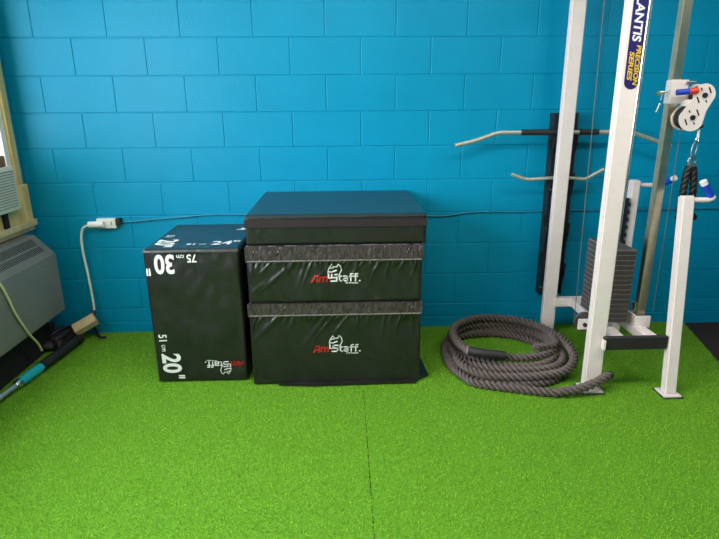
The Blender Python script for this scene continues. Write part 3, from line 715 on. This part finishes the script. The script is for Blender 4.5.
for z in (1.16, 0.94, 0.70, 0.46): fl += [(0.0, z+0.07), (-0.020, z+0.055), (-0.016, z+0.02), (-0.012, z-0.02), (0.0, z-0.06)]
fl += [(0.0, 0.235)]
bm = B(); prism(bm, fl, lambda p: (2.962+0.012*(1-p[1]/1.3)+p[0], -0.080, p[1]), lambda p: (2.962+0.012*(1-p[1]/1.3)+p[0], -0.072, p[1])); part('toothed_flange', bm, M['black_steel'], rk)
for z in (0.275, 0.66, 0.90):
    bm = B(); cyl(bm, (2.972, -0.078, z+0.02), (2.970, -0.100, z+0.022), 0.007, 12); part('bolt', bm, M['steel'], rk, True)
lb = thing('lat_bar', 'long bar with bent pale ends and black middle grips, upper bar on the rack', 'bar', (2.985, -0.135, 1.258), 'bars on the wall rack')
by = -0.112
bm = B(); tube(bm, smooth_path([(2.375, by, 1.186), (2.50, by, 1.216), (2.60, by, 1.250), (2.65, by, 1.258), (2.70, by, 1.258), (2.80, by, 1.258), (3.00, by, 1.258), (3.28, by, 1.256), (3.38, by, 1.256), (3.44, by, 1.246), (3.66, by, 1.172)], 0.015), 0.0125, 14); part('bar', bm, M['nickel'], lb, True)
bm = B(); cyl(bm, (2.757, by, 1.258), (2.985, by, 1.258), 0.0165, 16); part('rubber_grip', bm, M['black_rubber'], lb, True, 40)
bm = B(); cyl(bm, (3.10, by, 1.258), (3.215, by, 1.257), 0.0165, 16); part('rubber_grip', bm, M['black_rubber'], lb, True, 40)
vb = thing('row_bar', 'short pale metal bar with upturned ends, lower bar on the rack', 'bar', (3.0, -0.12, 0.99), 'bars on the wall rack')
by = -0.110
bm = B(); tube(bm, smooth_path([(2.722, by, 1.016), (2.79, by, 0.992), (2.83, by, 0.984), (2.90, by, 0.988), (3.02, by, 0.992), (3.12, by, 0.986), (3.17, by, 0.984), (3.20, by, 0.998), (3.275, by, 1.040)], 0.012), 0.0105, 12); part('bar', bm, M['nickel'], vb, True)

# ------------------------------------------------------------------ heater under the window
ht = thing('wall_heater', 'grey enamel convector heater with slotted slanted top under the window', 'heater', (-0.1, -1.2, 0))
prof_h = [(X0+0.002, 0.705), (-0.100, 0.700), (0.0, 0.592), (0.004, 0.580), (0.004, 0.232), (-0.03, 0.225), (X0+0.002, 0.225)]
bm = B(); prism(bm, prof_h, lambda p: (p[0], -0.170, p[1]), lambda p: (p[0], -2.30, p[1])); bmesh.ops.bevel(bm, geom=bm.edges[:], offset=0.004, segments=2, affect='EDGES')
hb = part('casing', bm, M['heater'], ht, True, 30)
d = Vector((0.10, 0, -0.108)); nrm = Vector((0.108, 0, 0.10)).normalized(); dn = d.normalized()
bm = B(); row = 0
a0 = Vector((-0.100, 0, 0.700))
for y in [(-0.24-0.0165*k) for k in range(110)]:
    for s0, s1 in ((0.016, 0.064), (0.074, 0.112)):
        p0 = a0+dn*s0; p1 = a0+dn*s1
        q = [Vector((p.x, y+dy, p.z))+nrm*0.0008 for p, dy in ((p0, -0.0035), (p0, 0.0035), (p1, 0.0035), (p1, -0.0035))]
        bb = [v-nrm*0.006 for v in q]; vv = [bm.verts.new(v) for v in q+bb]
        for f in ((0, 1, 2, 3), (7, 6, 5, 4), (0, 4, 5, 1), (1, 5, 6, 2), (2, 6, 7, 3), (3, 7, 4, 0)): bm.faces.new([vv[i] for i in f])
part('air_slot_shade', bm, M['dark'], hb)  # dark bars in the slanted face stand in for shade inside the slots
bm = B(); cyl(bm, (0.002, -0.33, 0.556), (0.008, -0.33, 0.556), 0.006, 14); part('screw', bm, M['steel'], hb, True)
bm = B(); box(bm, X0+0.02, -0.095, -2.28, -0.20, 0.0, 0.228, 0.003); part('gap_shade_block', bm, M['dark'], ht)  # near-black block stands in for the shade of the gap under the casing

# ------------------------------------------------------------------ window air conditioner
ac = thing('window_air_conditioner', 'aged white window air conditioner with louvred front on the wooden sill', 'air conditioner', (-0.2, -0.45, 0.83))
ax0, ax1, ay0, ay1, az0, az1 = -0.40, -0.105, -0.78, -0.238, 0.865, 1.105
bm = B(); box(bm, ax0, ax1, ay0, ay1, az0, az1, 0.012, 3); cs = part('casing', bm, M['ac'], ac, True, 30)
bm = B()
for k in range(14):
    z = az0+0.030+k*0.0145; box(bm, ax1-0.004, ax1+0.006, ay0+0.03, ay1-0.022, z, z+0.0085, 0.002)
part('louvres', bm, M['ac'], cs)
bm = B(); box(bm, ax1-0.002, ax1+0.0008, ay0+0.028, ay1-0.020, az0+0.024, az1-0.014); part('louvre_shade_sheet', bm, M['plate_edge'], cs)  # darker sheet on the casing stands in for shade between the louvres
for y in (-0.34, -0.70):
    bm = B(); box(bm, ax0+0.04, ax1-0.03, y-0.02, y+0.02, 0.775, 0.868, 0.003); part('support_foot', bm, M['dark'], cs)
bm = B(); box(bm, -0.30, -0.135, -0.78, -0.245, 1.104, 1.165, 0.018, 3); part('foam_seal', bm, M['foam'], ac)

# ------------------------------------------------------------------ outlet, plug, cords
ol = thing('wall_outlet', 'white outlet adapter on the blue wall above the turf', 'outlet', (0.26, -0.01, 0.73))
bm = B(); box(bm, 0.205, 0.322, -0.030, 0.0, 0.702, 0.762, 0.005, 2); part('adapter', bm, M['white_plastic'], ol, True, 30)
bm = B(); box(bm, 0.290, 0.298, -0.0312, -0.028, 0.720, 0.745, 0.001); part('socket_slot', bm, M['plate_edge'], ol)
bm = B(); box(bm, 0.322, 0.352, -0.040, -0.002, 0.722, 0.764, 0.006, 2); part('black_plug', bm, M['black_rubber'], ol, True, 30)
pc_ = thing('power_cord', 'ivory power cord plugged into the outlet and dropping to the turf', 'cord', (0.1, -0.03, 0.0))
bm = B(); tube(bm, smooth_path([(0.165, -0.045, 0.728), (0.185, -0.045, 0.730), (0.255, -0.045, 0.730)], 0.01), 0.02, 14, radii=None); pl_ = part('plug', bm, M['white_plastic'], pc_, True, 40)
bm = B(); tube(bm, smooth_path([(0.175, -0.045, 0.728), (0.130, -0.045, 0.712), (0.108, -0.045, 0.655), (0.103, -0.044, 0.560), (0.108, -0.042, 0.450), (0.115, -0.045, 0.330), (0.120, -0.05, 0.220), (0.118, -0.055, 0.165)], 0.012), 0.0070, 12); part('cord', bm, M['cord'], pc_, True)
bm = B(); tube(bm, [(0.119, -0.055, 0.180), (0.112, -0.060, 0.150), (0.100, -0.065, 0.122)], 0.012, 12, radii=[0.013, 0.017, 0.013]); part('connector', bm, M['plate'], pc_, True, 40)
cc = thing('extension_cord', 'cream cord hanging over the front of the grey heater', 'cord', (0.02, -0.6, 0.0))
bm = B(); tube(bm, smooth_path([(-0.11, -0.82, 0.716), (-0.02, -0.77, 0.64), (0.014, -0.74, 0.585), (0.018, -0.706, 0.498), (0.018, -0.675, 0.405), (0.018, -0.631, 0.32), (0.018, -0.589, 0.244), (0.016, -0.533, 0.171), (0.012, -0.5, 0.11)], 0.015), 0.0062, 12); part('cord', bm, M['cream_cord'], cc, True)
wc = thing('wall_cable', 'thin blue-painted cable running along the block wall behind the boxes', 'cable', (2.0, -0.01, 0.75))
zc_ = [(0.350, 0.735), (0.42, 0.738), (0.52, 0.748), (0.70, 0.760), (0.90, 0.775), (1.15, 0.772), (1.5, 0.765), (2.0, 0.764), (2.20, 0.752), (2.35, 0.749), (2.50, 0.768), (2.66, 0.772), (2.85, 0.768), (3.10, 0.775), (3.40, 0.770), (3.70, 0.772), (4.0, 0.775), (4.6, 0.772)]
bm = B(); tube(bm, smooth_path([(x, -0.0075, z) for x, z in zc_], 0.03), 0.0052, 8); part('cable', bm, M['blue_cable'], wc, True)
for x, z in ((0.52, 0.748), (2.625, 0.7715), (3.86, 0.773)):
    bm = B(); box(bm, x-0.006, x+0.006, -0.016, 0.0, z-0.009, z+0.009, 0.003); part('cable_clip', bm, M['blue_cable'], wc)

# ------------------------------------------------------------------ things on the floor by the heater
pole = thing('training_pole', 'silver pole with teal collar and black foam sleeve lying under the heater', 'pole', (-0.04, -0.5, 0.0))
a = Vector((0.005, -0.10, 0.040)); b_ = Vector((-0.055, -1.30, 0.028))
def on_l(y, z=0.032): f = (y+0.10)/(-1.20); return Vector((0.060+(-0.115)*f, y, z))
bm = B(); cyl(bm, on_l(-0.16), on_l(-0.55), 0.029, 20); part('foam_sleeve', bm, M['black_rubber'], pole, True, 40)
bm = B(); tube(bm, [on_l(-0.545), on_l(-0.58), on_l(-0.70), on_l(-0.725)], 0.03, 20, radii=[0.025, 0.027, 0.025, 0.022]); part('collar', bm, M['teal'], pole, True, 40)
bm = B(); tube(bm, [on_l(-0.722), on_l(-0.745), on_l(-0.76)], 0.03, 20, radii=[0.024, 0.024, 0.016]); part('collar_ring', bm, M['steel'], pole, True, 40)
bm = B(); cyl(bm, on_l(-0.75), on_l(-1.85), 0.0140, 18); part('tube', bm, M['silver'], pole, True, 40)
bag = thing('black_bag', 'small slumped black bag on the turf in the corner by the heater', 'bag', (0.02, -0.12, 0))
bm = B(); bmesh.ops.create_icosphere(bm, subdivisions=4, radius=1)
for v in bm.verts:
    n_ = 1+0.35*noise.noise(v.co*1.7)+0.12*noise.noise(v.co*5)
    v.co = Vector((-0.060+v.co.x*0.085*n_, -0.165+v.co.y*0.13*n_, max(0.0, 0.035+v.co.z*0.062*n_)))
part('bag_body', bm, M['black_rubber'], bag, True, 80)
bm = B(); tube(bm, smooth_path([(-0.12, -0.26, 0.05), (-0.05, -0.22, 0.105), (0.02, -0.08, 0.095), (0.09, -0.035, 0.05), (0.15, -0.10, 0.014), (0.19, -0.10, 0.012)], 0.01), 0.009, 10); part('strap', bm, M['black_steel'], bag, True)
cb = thing('cardboard_box', 'small cream open-ended cardboard box leaning on the black bag', 'box', (0.09, -0.09, 0.03))
mtb = Matrix.Translation((0.085, -0.125, 0.110)) @ Matrix.Rotation(radians(28), 4, 'Z') @ Matrix.Rotation(radians(-24), 4, 'Y') @ Matrix.Rotation(radians(32), 4, 'X')
bm = B(); hl, hw_, hh, th_ = 0.070, 0.034, 0.022, 0.003
for (x0, x1, y0, y1, z0, z1) in ((-hl, hl, -hw_, hw_, -hh, -hh+th_), (-hl, hl, -hw_, hw_, hh-th_, hh), (-hl, hl, -hw_, -hw_+th_, -hh, hh), (-hl, hl, hw_-th_, hw_, -hh, hh), (hl-th_, hl, -hw_, hw_, -hh, hh)):
    box(bm, x0, x1, y0, y1, z0, z1, 0, mtx=mtb)
part('carton', bm, M['card'], cb)
